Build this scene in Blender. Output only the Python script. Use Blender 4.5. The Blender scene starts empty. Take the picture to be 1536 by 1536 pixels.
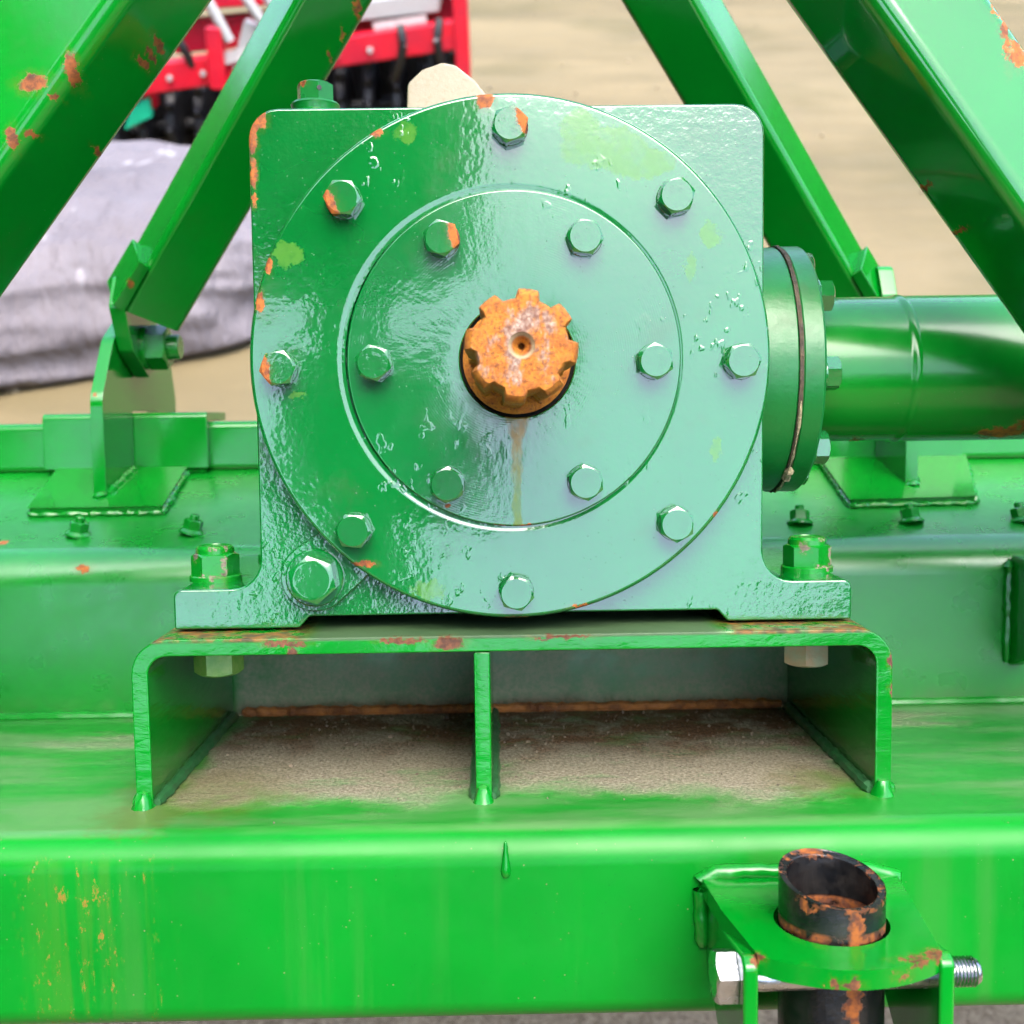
import bpy, bmesh, math, random
from mathutils import Vector, Matrix, noise as mnoise
random.seed(7)
R = math.radians
PI = math.pi
S = bpy.context.scene
COL = S.collection

# ------------------------------------------------------------------ camera, sky, sun, exposure
# Machine frame: origin on the centre of the gearbox cover, x right, y away, z up (metres).
# The whole machine leans back 27.3 degrees on its stand, so the frame is turned about x.
LEAN = R(27.3)
CAM_M = Vector((-0.00565, -0.477, -0.02407))
MROT = Matrix((( 0.99982691, 0.01492124, -0.01111322),
               (-0.01230974, 0.08265109, -0.99650252),
               (-0.01395054, 0.99646684,  0.08282046)))   # columns: camera x, y, z in the machine frame
_r = Matrix.Rotation(-LEAN, 4, 'X')
T = Matrix.Translation(Vector((0, 0, 1.0)) - _r @ CAM_M) @ _r   # lens 1 m above the ground at the world origin
cd = bpy.data.cameras.new('camera'); cam = bpy.data.objects.new('camera', cd); COL.objects.link(cam)
C4 = MROT.to_4x4(); C4.translation = CAM_M
cam.matrix_world = T @ C4
cd.sensor_width = 36; cd.lens = 36 * 1700 / 1536
cd.clip_start = 0.01; cd.clip_end = 500
cd.dof.use_dof = True; cd.dof.focus_distance = 0.47; cd.dof.aperture_fstop = 13
S.camera = cam
W = bpy.data.worlds.new('World'); S.world = W; W.use_nodes = True
wn = W.node_tree.nodes; bg = wn['Background']
sky = wn.new('ShaderNodeTexSky'); sky.sky_type = 'NISHITA'; sky.sun_disc = False
SUN_EL, SUN_AZ = R(71), R(160)          # azimuth from +y clockwise: behind the viewer
sky.sun_elevation = SUN_EL; sky.sun_rotation = SUN_AZ
sky.air_density = 1.0; sky.dust_density = 3.0; sky.ozone_density = 0.2
W.node_tree.links.new(sky.outputs[0], bg.inputs[0]); bg.inputs[1].default_value = 0.15
sl = bpy.data.lights.new('sun', 'SUN'); sl.energy = 1.0; sl.angle = R(55); sl.color = (1, .96, .9)
so = bpy.data.objects.new('sun', sl); COL.objects.link(so)
sd = Vector((math.sin(SUN_AZ) * math.cos(SUN_EL), math.cos(SUN_AZ) * math.cos(SUN_EL), math.sin(SUN_EL)))
so.rotation_euler = sd.to_track_quat('Z', 'Y').to_euler()
S.view_settings.view_transform = 'Standard'; S.view_settings.look = 'None'
S.view_settings.exposure = 2.5; S.view_settings.gamma = 1
S.cycles.use_adaptive_sampling = True; S.cycles.adaptive_threshold = .03; S.cycles.max_bounces = 6; S.cycles.diffuse_bounces = 3; S.cycles.glossy_bounces = 3; S.cycles.transmission_bounces = 1; S.cycles.caustics_reflective = False; S.cycles.caustics_refractive = False

# ------------------------------------------------------------------ material helpers
ALB = .36      # dark paints and damp ground under a bright white sky
class NT:
    def __init__(s, name):
        s.m = bpy.data.materials.new(name); s.m.use_nodes = True
        s.t = s.m.node_tree; s.n = s.t.nodes; s.b = s.n['Principled BSDF']
        s.pos = s.n.new('ShaderNodeTexCoord').outputs['Object']
    def put(s, sock, v):
        if hasattr(v, 'is_linked'): s.t.links.new(v, sock)
        elif isinstance(v, (tuple, list)) and len(v) == 3 and sock.type == 'RGBA': sock.default_value = (v[0] * ALB, v[1] * ALB, v[2] * ALB, 1)
        else: sock.default_value = v
    def math(s, op, a, b=0.0, c=None, clamp=False):
        n = s.n.new('ShaderNodeMath'); n.operation = op; n.use_clamp = clamp
        s.put(n.inputs[0], a); s.put(n.inputs[1], b)
        if c is not None: s.put(n.inputs[2], c)
        return n.outputs[0]
    def vec(s, op, a, b=(0, 0, 0)):
        n = s.n.new('ShaderNodeVectorMath'); n.operation = op
        s.put(n.inputs[0], a)
        if op == 'SCALE': s.put(n.inputs[3], b)
        else: s.put(n.inputs[1], b)
        return n.outputs['Value'] if op in ('LENGTH', 'DISTANCE', 'DOT_PRODUCT') else n.outputs[0]
    def noise(s, scale, detail=3, vec=None, rough=.55, color=False):
        n = s.n.new('ShaderNodeTexNoise'); s.put(n.inputs['Vector'], vec if vec is not None else s.pos)
        n.inputs['Scale'].default_value = scale; n.inputs['Detail'].default_value = detail
        n.inputs['Roughness'].default_value = rough
        return n.outputs['Color'] if color else n.outputs['Fac']
    def voro(s, scale, vec=None, feature='F1', rnd=1):
        n = s.n.new('ShaderNodeTexVoronoi'); n.feature = feature; s.put(n.inputs['Vector'], vec if vec is not None else s.pos)
        n.inputs['Scale'].default_value = scale; n.inputs['Randomness'].default_value = rnd
        return n.outputs['Distance']
    def ramp(s, v, lo, hi, a=0.0, b=1.0):
        n = s.n.new('ShaderNodeMapRange'); n.interpolation_type = 'SMOOTHSTEP'
        s.put(n.inputs[0], v); s.put(n.inputs[1], lo); s.put(n.inputs[2], hi); s.put(n.inputs[3], a); s.put(n.inputs[4], b)
        return n.outputs[0]
    def mix(s, f, a, b):
        n = s.n.new('ShaderNodeMix'); n.data_type = 'RGBA'
        s.put(n.inputs[0], f); s.put(n.inputs[6], a); s.put(n.inputs[7], b)
        return n.outputs[2]
    def xyz(s, v=None):
        n = s.n.new('ShaderNodeSeparateXYZ'); s.put(n.inputs[0], v if v is not None else s.pos); return n.outputs
    def stretch(s, sc):
        return s.vec('MULTIPLY', s.pos, sc)
    def bump(s, h, dist, strength=1.0, prev=None):
        n = s.n.new('ShaderNodeBump'); n.inputs['Distance'].default_value = dist; n.inputs['Strength'].default_value = strength
        s.put(n.inputs['Height'], h)
        if prev is not None: s.put(n.inputs['Normal'], prev)
        return n.outputs[0]
    def spots(s, lst, wob=.004, wscale=260, soft=.12):
        """mask: 1 inside any of the listed ellipsoids ((x,y,z),(rx,ry,rz)), ragged outline"""
        w = s.vec('SCALE', s.vec('SUBTRACT', s.noise(wscale, 4, color=True, rough=.75), (.5, .5, .5)), wob * 3.4)
        p = s.vec('ADD', s.pos, w); out = None
        for c, r in lst:
            d = s.vec('LENGTH', s.vec('DIVIDE', s.vec('SUBTRACT', p, c), r))
            out = d if out is None else s.math('MINIMUM', out, d)
        s.halo = s.ramp(out, .8, 2.1, 1, 0)
        return s.ramp(out, 1 - soft, 1 + soft, 1, 0)
    def set(s, **k):
        for a, v in k.items(): s.put(s.b.inputs[a.replace('_', ' ')], v)
        return s.m

RUST = (.90, .25, .010); RUST_D = (.30, .07, .015)
def paint(name, base, rough=.2, peel=.00005, lump=.00015, lump_scale=70, chips=(), pale=(), dirt=.25, extra=None,
          chip_col=None, wob=.003, grain=None, coat=0.0, flecks=.5, wrinkle=0, spec=.5):
    t = NT(name)
    big = t.noise(9, 2); mid = t.noise(60, 2)
    col = t.mix(t.ramp(big, .3, .7), tuple(c * .86 for c in base), tuple(min(1, c * 1.1) for c in base))
    dm = t.math('MULTIPLY', t.ramp(t.noise(26, 4, rough=.7), .52, .76), dirt)
    col = t.mix(dm, col, (.12, .16, .07))
    ro = t.ramp(mid, .3, .7, rough * .88, rough * 1.15)
    ro = t.math('ADD', ro, t.math('MULTIPLY', dm, .25))
    co = t.math('SUBTRACT', coat, t.math('MULTIPLY', dm, .6))
    # paint specks and dust specks
    vd = t.ramp(t.voro(370), .05, .085, 1, 0); cl = t.noise(29, 2)
    sp = t.math('MULTIPLY', vd, t.ramp(cl, .56, .64))
    col = t.mix(t.math('MULTIPLY', sp, flecks), col, (.42, .45, .3))
    h1 = t.noise(420, 1); nrm = t.bump(h1, peel * (.8 if wrinkle else .45))
    if lump:
        nrm = t.bump(t.noise(lump_scale, 3, rough=.62), lump * .8, 1, nrm)
    wr = t.math('MULTIPLY', t.ramp(t.noise(150, 2, t.stretch((1, 1, .7)), rough=.6), .59, .68), t.ramp(t.noise(17, 1), .53, .65))
    nrm = t.bump(wr, .00015 * wrinkle, .8, nrm) if wrinkle else nrm
    if wrinkle: nrm = t.bump(t.math('MULTIPLY', vd, t.ramp(cl, .40, .52, .25, 1)), .00010, .8, nrm)
    dk = t.math('MULTIPLY', vd, t.ramp(cl, .50, .40))
    col = t.mix(t.math('MULTIPLY', dk, flecks), col, (.01, .07, .03)); co = t.math('MULTIPLY', co, t.math('SUBTRACT', 1, dk))
    if grain: nrm = t.bump(t.noise(grain[0], 3, rough=.6), grain[1], 1, nrm)
    if extra: col, ro, co, nrm = extra(t, col, ro, co, nrm)
    if pale:
        m = t.math('MULTIPLY', t.spots(pale, wob * 2.2, 170, .10), t.ramp(t.noise(140, 3), .3, .55, .45, 1))
        col = t.mix(t.math('MULTIPLY', m, .75), col, (.16, .48, .06)); co = t.math('MULTIPLY', co, t.math('SUBTRACT', 1, t.math('MULTIPLY', m, .55))); nrm = t.bump(m, .0003, -.8, nrm)
    if chips:
        m = t.spots(chips, wob)
        rn = t.noise(210, 5, rough=.75)
        rc = t.mix(t.ramp(rn, .36, .62), chip_col or RUST, RUST_D if not chip_col else tuple(c * .35 for c in chip_col))
        rc = t.mix(t.ramp(rn, .58, .72), rc, (.09, .035, .02))
        hl = t.math('MULTIPLY', t.math('MULTIPLY', t.halo, t.ramp(rn, .35, .6)), .3)
        col = t.mix(hl, col, (.30, .20, .02)); col = t.mix(m, col, rc); ro = t.math('ADD', ro, t.math('MULTIPLY', m, .6)); co = t.math('MULTIPLY', co, t.math('SUBTRACT', 1, m))
        nrm = t.bump(m, .0004, -.7, nrm)
    t.set(Base_Color=col, Roughness=ro, Coat_Weight=co, Coat_Roughness=.045, Coat_IOR=1.68, Normal=nrm, Coat_Normal=nrm, Specular_IOR_Level=spec)
    return t.m

# ------------------------------------------------------------------ mesh helpers
def new(): return bmesh.new()
def finish(bm, name, mat, parent=None, angle=38, base=None):
    bmesh.ops.recalc_face_normals(bm, faces=bm.faces)
    me = bpy.data.meshes.new(name); bm.to_mesh(me); bm.free()
    for p in me.polygons: p.use_smooth = True
    me.set_sharp_from_angle(angle=R(angle))
    if mat: me.materials.append(mat)
    o = link(name, me, parent, base)
    w = o.modifiers.new('weighted_normals', 'WEIGHTED_NORMAL'); w.keep_sharp = True; w.weight = 60
    return o
def link(name, me, parent=None, loc=None):
    o = bpy.data.objects.new(name, me); COL.objects.link(o)
    if parent is not None: o.parent = parent
    if parent is not None and parent.parent is None and parent.type == 'EMPTY' and 'off' in parent:
        o.location = -Vector(parent['off'])
    if loc is not None: o.location = o.location + Vector(loc)
    return o
def thing(name, label, cat, base, machine=True, group=None):
    o = bpy.data.objects.new(name, None); COL.objects.link(o)
    o['off'] = tuple(base)
    o.matrix_world = (T if machine else Matrix.Identity(4)) @ Matrix.Translation(Vector(base))
    o['label'] = label; o['category'] = cat
    if group: o['group'] = group
    return o
def sharp_edges(bm, ang=30, test=None):
    es = []
    for e in bm.edges:
        if len(e.link_faces) == 2 and e.calc_face_angle(0) > R(ang) and (test is None or test(e)): es.append(e)
    return es
def bevel(bm, w, seg=2, ang=30, test=None):
    bm.normal_update()
    es = sharp_edges(bm, ang, test)
    if es: bmesh.ops.bevel(bm, geom=es, offset=w, segments=seg, profile=.5, affect='EDGES', clamp_overlap=True)
def box(bm, x0, x1, y0, y1, z0, z1):
    r = bmesh.ops.create_cube(bm, size=1)['verts']
    for v in r: v.co = Vector(((x0 + x1) / 2 + v.co.x * (x1 - x0), (y0 + y1) / 2 + v.co.y * (y1 - y0), (z0 + z1) / 2 + v.co.z * (z1 - z0)))
    return r
def round_poly(pts, rad, seg=6):
    out = []; n = len(pts)
    for i, p in enumerate(pts):
        r = rad[i] if isinstance(rad, (list, tuple)) else rad
        p = Vector(p); a = Vector(pts[i - 1]) - p; b = Vector(pts[(i + 1) % n]) - p
        if r <= 0: out.append(p); continue
        a.normalize(); b.normalize(); th = a.angle(b); d = r / math.tan(th / 2)
        p0 = p + a * d; c = p + (a + b).normalized() * (r / math.sin(th / 2)); p1 = p + b * d
        v0 = p0 - c; v1 = p1 - c; tot = v0.angle_signed(v1)
        for k in range(seg + 1):
            t = -tot * k / seg; cs, sn = math.cos(t), math.sin(t)
            out.append(c + Vector((v0.x * cs - v0.y * sn, v0.x * sn + v0.y * cs)))
    return out
def prism(bm, pts, lo, hi, plane='xz'):
    def mk(p, w):
        if plane == 'xz': return (p[0], w, p[1])
        if plane == 'yz': return (w, p[0], p[1])
        return (p[0], p[1], w)
    a = [bm.verts.new(mk(p, lo)) for p in pts]; b = [bm.verts.new(mk(p, hi)) for p in pts]
    n = len(pts); bm.faces.new(a); bm.faces.new(b[::-1])
    for i in range(n): bm.faces.new((a[i], b[i], b[(i + 1) % n], a[(i + 1) % n]))
def lathe(bm, prof, seg=48, M=None, close=False, rfun=None):
    """profile of (r, z) turned about local z"""
    M = M or Matrix.Identity(4); rings = []
    for r, z in prof:
        if r < 1e-7: rings.append([bm.verts.new(M @ Vector((0, 0, z)))]); continue
        rings.append([bm.verts.new(M @ Vector((r * math.cos(2 * PI * k / seg), r * math.sin(2 * PI * k / seg), z))) for k in range(seg)])
    pairs = list(zip(rings, rings[1:]))
    if close: pairs.append((rings[-1], rings[0]))
    for a, b in pairs:
        for k in range(seg):
            j = (k + 1) % seg
            if len(a) == 1 and len(b) == 1: continue
            if len(a) == 1: bm.faces.new((a[0], b[k], b[j]))
            elif len(b) == 1: bm.faces.new((a[k], b[0], a[j]))
            else: bm.faces.new((a[k], b[k], b[j], a[j]))
TOCAM = Matrix.Rotation(R(90), 4, 'X')        # local z -> -y (out of the front face)
def hexhead(bm, af, h, M, dome=.93, rot=0, seg=36, dish=0.0, washer=None):
    def hr(t): return (af / 2) / math.cos(((t + rot) % (PI / 3)) - PI / 6)
    rc = af / 2 * dome; rows = [[], [], [], []]
    if washer: lathe(bm, [(0, 0), (washer[0], 0), (washer[0], washer[1] * .8), (washer[0] * .97, washer[1]), (0, washer[1])], 32, M)
    z0 = washer[1] if washer else 0
    for k in range(seg):
        t = 2 * PI * k / seg - rot; c, s = math.cos(t), math.sin(t); r = hr(t)
        for i, (rr, zz) in enumerate(((r, z0), (r, z0 + h - .58 * (r - rc)), (rc, z0 + h), (rc * .86, z0 + h - dish))):
            rows[i].append(bm.verts.new(M @ Vector((rr * c, rr * s, zz))))
    for a, b in zip(rows, rows[1:]):
        for k in range(seg): bm.faces.new((a[k], b[k], b[(k + 1) % seg], a[(k + 1) % seg]))
    bm.faces.new(rows[3]); bm.faces.new(rows[0][::-1])
def sweep(bm, pts, rad, seg=10, ripple=0, step=None, flat=1.0, cap=True):
    """lumpy round bead or a plain rod along a polyline"""
    P = [Vector(p) for p in pts]
    if step:
        Q = []
        for a, b in zip(P, P[1:]):
            n = max(1, int((b - a).length / step))
            Q += [a.lerp(b, k / n) for k in range(n)]
        P = Q + [P[-1]]
    rings = []
    for i, p in enumerate(P):
        d = (P[min(i + 1, len(P) - 1)] - P[max(i - 1, 0)]).normalized()
        u = d.cross(Vector((0, 0, 1)))
        if u.length < .1: u = d.cross(Vector((1, 0, 0)))
        u.normalize(); v = d.cross(u)
        rr = rad * (1 + ripple * (math.sin(i * 1.9) * .15 + random.uniform(-.6, .6)))
        if ripple: p = p + (u * random.uniform(-1, 1) + v * random.uniform(-1, 1)) * rad * ripple * .35
        if ripple and i in (0, len(P) - 1): rr *= .55
        rings.append([bm.verts.new(p + (u * math.cos(2 * PI * k / seg) + v * math.sin(2 * PI * k / seg) * flat) * rr) for k in range(seg)])
    for a, b in zip(rings, rings[1:]):
        for k in range(seg): bm.faces.new((a[k], a[(k + 1) % seg], b[(k + 1) % seg], b[k]))
    if cap: bm.faces.new(rings[0][::-1]); bm.faces.new(rings[-1])
def tube4(bm, A, B, a, n1, n2, rnd=.005, wall=.004, seg=4):
    """square tube from A to B given one long edge (ridge) and the outward normals of the two faces beside it"""
    A, B = Vector(A), Vector(B); ax = (B - A).normalized()
    n1 = (n1 - ax * n1.dot(ax)).normalized(); n2 = (n2 - ax * n2.dot(ax) - n1 * n2.dot(n1)).normalized()
    c0 = -(n1 + n2) * a / 2
    sq = round_poly([(-a / 2, -a / 2), (a / 2, -a / 2), (a / 2, a / 2), (-a / 2, a / 2)], rnd, seg)
    s2 = [p * ((a - 2 * wall) / a) for p in sq]
    L = []
    for P in (A, B):
        L.append([bm.verts.new(P + c0 + n1 * p.x + n2 * p.y) for p in sq]); L.append([bm.verts.new(P + c0 + n1 * p.x + n2 * p.y) for p in s2])
    n = len(sq)
    for i in range(n):
        j = (i + 1) % n
        bm.faces.new((L[0][i], L[0][j], L[2][j], L[2][i])); bm.faces.new((L[1][i], L[3][i], L[3][j], L[1][j]))
        bm.faces.new((L[0][i], L[1][i], L[1][j], L[0][j])); bm.faces.new((L[2][i], L[2][j], L[3][j], L[3][i]))

# ------------------------------------------------------------------ materials
GEAR = (.0012, .305, .044)
FRAME = (.0012, .43, .025)
def cover_extra(t, col, ro, co, nrm):
    x, y, z = t.xyz()
    # runs and drips of thick paint
    run = t.noise(38, 2, t.stretch((1, 1, .16)))
    nrm = t.bump(run, .00022, .5, nrm)
    return col, ro, co, nrm
def cap_extra(t, col, ro, co, nrm):
    x, y, z = t.xyz()
    # lathe-turned face: fine rings, and the rust run below the shaft
    rr = t.vec('LENGTH', t.vec('MULTIPLY', t.pos, (1, 0, 1)))
    rings = t.math('SINE', t.math('MULTIPLY', rr, 6500)); nrm = t.bump(t.math('MULTIPLY', rings, t.ramp(t.noise(30, 3), .45, .65)), .000008, .5, nrm)
    nrm = t.bump(t.noise(700, 3, rough=.7), .000016, .8, nrm)
    xx = t.math('ADD', x, t.math('MULTIPLY', t.math('SUBTRACT', t.noise(90, 4, rough=.65), .5), .0055))
    wid = t.ramp(z, -.036, -.024, .0020, .0048)
    m = t.ramp(t.math('DIVIDE', t.math('ABSOLUTE', t.math('SUBTRACT', xx, .0020)), wid), .6, 1.25, 1, 0)
    m = t.math('MULTIPLY', m, t.ramp(z, -.022, -.0235))
    m = t.math('MULTIPLY', m, t.ramp(t.noise(120, 4, t.stretch((1, 1, .4)), rough=.7), .3, .6, .35, .95))
    col = t.mix(m, col, t.mix(t.ramp(z, -.062, -.025), (.26, .42, .02), (.70, .36, .01)))
    ro = t.math('ADD', ro, t.math('MULTIPLY', m, .3)); co = t.math('MULTIPLY', co, t.math('SUBTRACT', 1, t.math('MULTIPLY', m, .95)))
    return col, ro, co, nrm
def beam_extra(t, col, ro, co, nrm):
    x, y, z = t.xyz()
    wob = t.math('MULTIPLY', t.math('SUBTRACT', t.noise(34, 6, rough=.65), .5), .05)
    inx = t.math('MULTIPLY', t.ramp(t.math('ADD', x, wob), -.158, -.140), t.ramp(t.math('ADD', x, wob), .165, .146, 0, 1))
    yy = t.math('ADD', y, t.math('ADD', t.math('MULTIPLY', wob, 1.5), t.math('MULTIPLY', t.math('SUBTRACT', t.noise(13, 2), .5), .11)))
    top = t.ramp(z, -.1895, -.1875)
    d = t.math('MULTIPLY', t.math('MULTIPLY', inx, t.ramp(yy, -.022, .022)), top)
    d = t.math('MULTIPLY', d, t.ramp(t.noise(30, 6, t.stretch((.7, 1.2, 1)), rough=.75), .30, .50, .45, 1))
    outer = t.math('MULTIPLY', t.math('MULTIPLY', t.ramp(t.noise(15, 7, t.stretch((.6, 1.4, 1)), rough=.65), .5, .66), top), t.math('MULTIPLY', t.ramp(y, .02, .12), .55))
    d = t.math('MAXIMUM', d, outer)
    film = t.math('MULTIPLY', t.ramp(t.noise(22, 4, t.stretch((.35, 1.6, 1)), rough=.6), .38, .66, .05, .42), top)
    col = t.mix(film, col, (.42, .52, .30))
    grit = t.noise(620, 4, rough=.75)
    dc = t.mix(t.ramp(grit, .35, .68), (.32, .27, .18), (.84, .75, .55))
    rm = t.math('MULTIPLY', t.math('MULTIPLY', t.ramp(yy, .055, .105), inx), t.ramp(t.noise(28, 6, rough=.7), .36, .54))
    dc = t.mix(t.math('MULTIPLY', rm, .85), dc, t.mix(t.ramp(grit, .4, .6), (.12, .045, .015), (.38, .13, .035)))
    col = t.mix(t.math('MULTIPLY', d, .96), col, dc)
    # yellow-brown wash at the left leg of the bracket
    wl = t.spots([((-.135, .015, -.187), (.034, .035, .02)), ((-.157, -.015, -.187), (.018, .018, .02)), ((.135, .015, -.187), (.022, .02, .02))], .014, 60, .5)
    col = t.mix(t.math('MULTIPLY', wl, .5), col, (.22, .19, .04))
    # run-off streaks down the front face on the left, with orange dirt
    front = t.ramp(z, -.192, -.198)
    st = t.noise(150, 4, t.stretch((1, .2, .035)), rough=.6)
    near = t.ramp(t.math('ABSOLUTE', t.math('ADD', x, .168)), .012, .035, 1, 0)
    sm = t.math('MULTIPLY', t.math('MULTIPLY', t.ramp(st, .47, .62), near), front)
    col = t.mix(t.math('MULTIPLY', sm, .13), col, (.30, .30, .05))
    gr = t.math('MULTIPLY', t.math('MULTIPLY', t.ramp(t.noise(260, 6, t.stretch((1, 1, .45)), rough=.8), .57, .63), t.math('MULTIPLY', near, front)), t.ramp(st, .42, .55))
    col = t.mix(t.math('MULTIPLY', gr, .9), col, (.50, .30, .04))
    allst = t.math('MULTIPLY', t.math('MULTIPLY', t.ramp(t.noise(60, 4, t.stretch((1, .2, .05))), .5, .7), front), .16)
    col = t.mix(allst, col, (.20, .34, .12))
    sp = t.math('MULTIPLY', t.ramp(t.voro(230), .05, .10, 1, 0), t.ramp(t.noise(22, 3), .42, .6))
    col = t.mix(t.math('MULTIPLY', sp, .7), col, (.45, .36, .2))
    ro = t.math('ADD', ro, t.math('MULTIPLY', t.math('MAXIMUM', d, gr), .6)); co = t.math('MULTIPLY', co, t.math('SUBTRACT', 1, t.math('MAXIMUM', d, gr)))
    nrm = t.bump(t.math('MULTIPLY', d, t.math('ADD', grit, t.math('MULTIPLY', t.noise(170, 4), 1.3))), .0016, .9, nrm)
    return col, ro, co, nrm
def hood_extra(t, col, ro, co, nrm):
    x, y, z = t.xyz()
    inx = t.math('MULTIPLY', t.ramp(x, -.156, -.150), t.ramp(x, .158, .150, 0, 1))
    low = t.math('MULTIPLY', inx, t.ramp(z, -.11, -.12))
    d = t.math('MULTIPLY', low, t.ramp(t.noise(20, 6, rough=.7), .32, .54))
    grit = t.noise(500, 5, rough=.8)
    d2 = t.math('MULTIPLY', d, t.ramp(grit, .38, .62, .45, 1))
    col = t.mix(t.math('MULTIPLY', d2, .9), col, (.78, .78, .50))
    ow = t.math('MULTIPLY', t.ramp(z, -.172, -.185), t.math('SUBTRACT', 1, inx))
    col = t.mix(t.math('MULTIPLY', t.math('MULTIPLY', ow, t.ramp(t.noise(30, 5), .35, .65)), .4), col, (.2, .2, .09))
    rm = t.math('MULTIPLY', inx, t.ramp(t.math('ADD', z, t.math('MULTIPLY', t.math('SUBTRACT', t.noise(40, 5), .5), .012)), -.176, -.184))
    col = t.mix(t.math('MULTIPLY', rm, .8), col, t.mix(t.ramp(grit, .4, .6), (.10, .05, .02), (.25, .12, .04)))
    ro = t.math('ADD', ro, t.math('MULTIPLY', t.math('MAXIMUM', d2, rm), .6)); co = t.math('MULTIPLY', co, t.math('SUBTRACT', 1, t.math('MAXIMUM', low, rm)))
    return col, ro, co, nrm
def bracket_extra(t, col, ro, co, nrm):
    x, y, z = t.xyz()
    top = t.ramp(z, -.1172, -.1160)
    # bare rust ring squeezed out around both feet, and dust between them
    foot = t.math('MULTIPLY', t.ramp(t.math('ABSOLUTE', x), .082, .094), top)
    n = t.ramp(t.noise(60, 5, rough=.7), .36, .55)
    m = t.math('MULTIPLY', foot, n)
    col = t.mix(t.math('MULTIPLY', m, .9), col, t.mix(t.ramp(t.noise(200, 4), .4, .6), (.12, .045, .012), (.46, .14, .015)))
    mid = t.math('MULTIPLY', t.math('SUBTRACT', 1, foot), top)
    col = t.mix(t.math('MULTIPLY', mid, .75), col, (.13, .14, .09))
    ro = t.math('ADD', ro, t.math('MULTIPLY', t.math('MAXIMUM', m, mid), .5)); co = t.math('MULTIPLY', co, t.math('SUBTRACT', 1, t.math('MAXIMUM', m, mid)))
    # flame-cut edges of the plate
    nrm = t.bump(t.noise(90, 4, t.stretch((1, .5, 2.2))), .0005, .6, nrm)
    # dust on the inner faces of the legs near the floor
    low = t.math('MULTIPLY', t.ramp(t.math('ADD', z, t.math('MULTIPLY', t.noise(50, 5), .012)), -.165, -.178), t.ramp(y, -.004, .0))
    col = t.mix(t.math('MULTIPLY', low, .55), col, (.16, .15, .08))
    return col, ro, co, nrm
chip = lambda x, z, rx, rz, y=0., ry=.02: ((x, y, z), (rx, ry, rz))
M_CASE = paint('casing_paint', GEAR, .14, coat=1.0, peel=.00006, lump=.00022, lump_scale=95, wrinkle=1.5, flecks=.7, chips=[chip(-.1075, .097, .0022, .009, .014), chip(-.1072, .080, .0014, .006, .014), chip(-.107, .0695, .0012, .003, .014),
               chip(-.104, .1025, .003, .004, .014)], grain=(330, .00009), wob=.0022, extra=cover_extra)
M_COVER = paint('cover_paint', GEAR, .12, .00003, .00016, 60, coat=1.0, wrinkle=1.5, flecks=.7,
                pale=[chip(.040, .086, .018, .009), chip(.055, .080, .014, .0065), chip(.030, .094, .008, .008), chip(.0835, .050, .0050, .0050), chip(.0755, .0375, .0028, .0055), chip(.086, -.038, .0024, .0045), chip(-.092, .0445, .0060, .0055), chip(-.0365, -.0965, .0075, .0035), chip(-.042, .093, .0045, .0045), chip(-.089, -.0135, .003, .002)],
                chips=[chip(-.0095, .1065, .0035, .004), chip(-.0995, .0405, .0016, .004, .003), chip(-.1035, .025, .0014, .004, .003), chip(-.054, .0935, .0030, .0016, .002), chip(-.064, -.085, .0055, .0012), chip(-.020, -.1085, .004, .0009), chip(.030, -.1045, .006, .0009, .003), chip(.0, -.1095, .010, .0007, .003), chip(.086, -.0665, .001, .0018, .003)],
                wob=.0016, extra=cover_extra)
M_CAP = paint('cap_paint', (.0012, .300, .050), .16, .00003, .0001, 110, coat=1.0, wrinkle=1.0, flecks=.7, chips=[chip(-.0275, -.0605, .0014, .0009), chip(-.0055, -.0695, .003, .0009), chip(.006, -.0697, .003, .0008)], wob=.0012, extra=cap_extra)
M_BOLT = paint('bolt_paint', GEAR, .18, .00004, .00008, 160, dirt=.0, coat=1.0, wrinkle=.4, flecks=.2)
M_BOLT_R = paint('rusty_bolt_paint', GEAR, .18, .00004, .00008, 160, dirt=.0, coat=1.0, wrinkle=.4, flecks=.2, chips=[((.0065, .0, .006), (.0035, .008, .006))], wob=.0018)
M_BOLT_L = paint('worn_bolt_paint', GEAR, .18, .00004, .00008, 160, dirt=.0, coat=1.0, wrinkle=.4, flecks=.2, chips=[((-.007, .001, .005), (.0045, .009, .006))], wob=.002)
M_FRAME = paint('frame_paint', FRAME, .13, .00004, .00006, 40, dirt=.12)
M_BEAM = paint('beam_paint', FRAME, .32, spec=.20, peel=.00003, lump=.00004, lump_scale=30, dirt=.04, extra=beam_extra) # .00003, .00004, 30, dirt=.04, extra=beam_extra)
M_HOOD = paint('hood_paint', FRAME, .30, spec=.75, peel=.00004, lump=.00006, lump_scale=26, dirt=.15, coat=.0, extra=hood_extra,
               chips=[((-.236, .145, -.1035), (.0045, .006, .0022)), ((-.29, .17, -.091), (.003, .004, .003))], wob=.002)
M_BRACKET = paint('bracket_paint', FRAME, .13, .00006, .0001, 60, dirt=.1, extra=bracket_extra,
                  chips=[chip(-.028, -.1185, .0065, .0028, -.005, .004), chip(-.047, -.117, .010, .0012, -.005, .003), chip(-.097, -.1175, .009, .0012, -.005, .003), chip(-.094, -.121, .002, .002, -.005, .003), chip(.02, -.1165, .012, .0008, -.005, .003),
                         chip(.1600, -.128, .0014, .004, -.005, .004), chip(.1600, -.142, .0012, .003, -.005, .004), chip(.1395, -.1785, .001, .001, .02, .002)], wob=.0022, chip_col=(.38, .13, .05))
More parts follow.
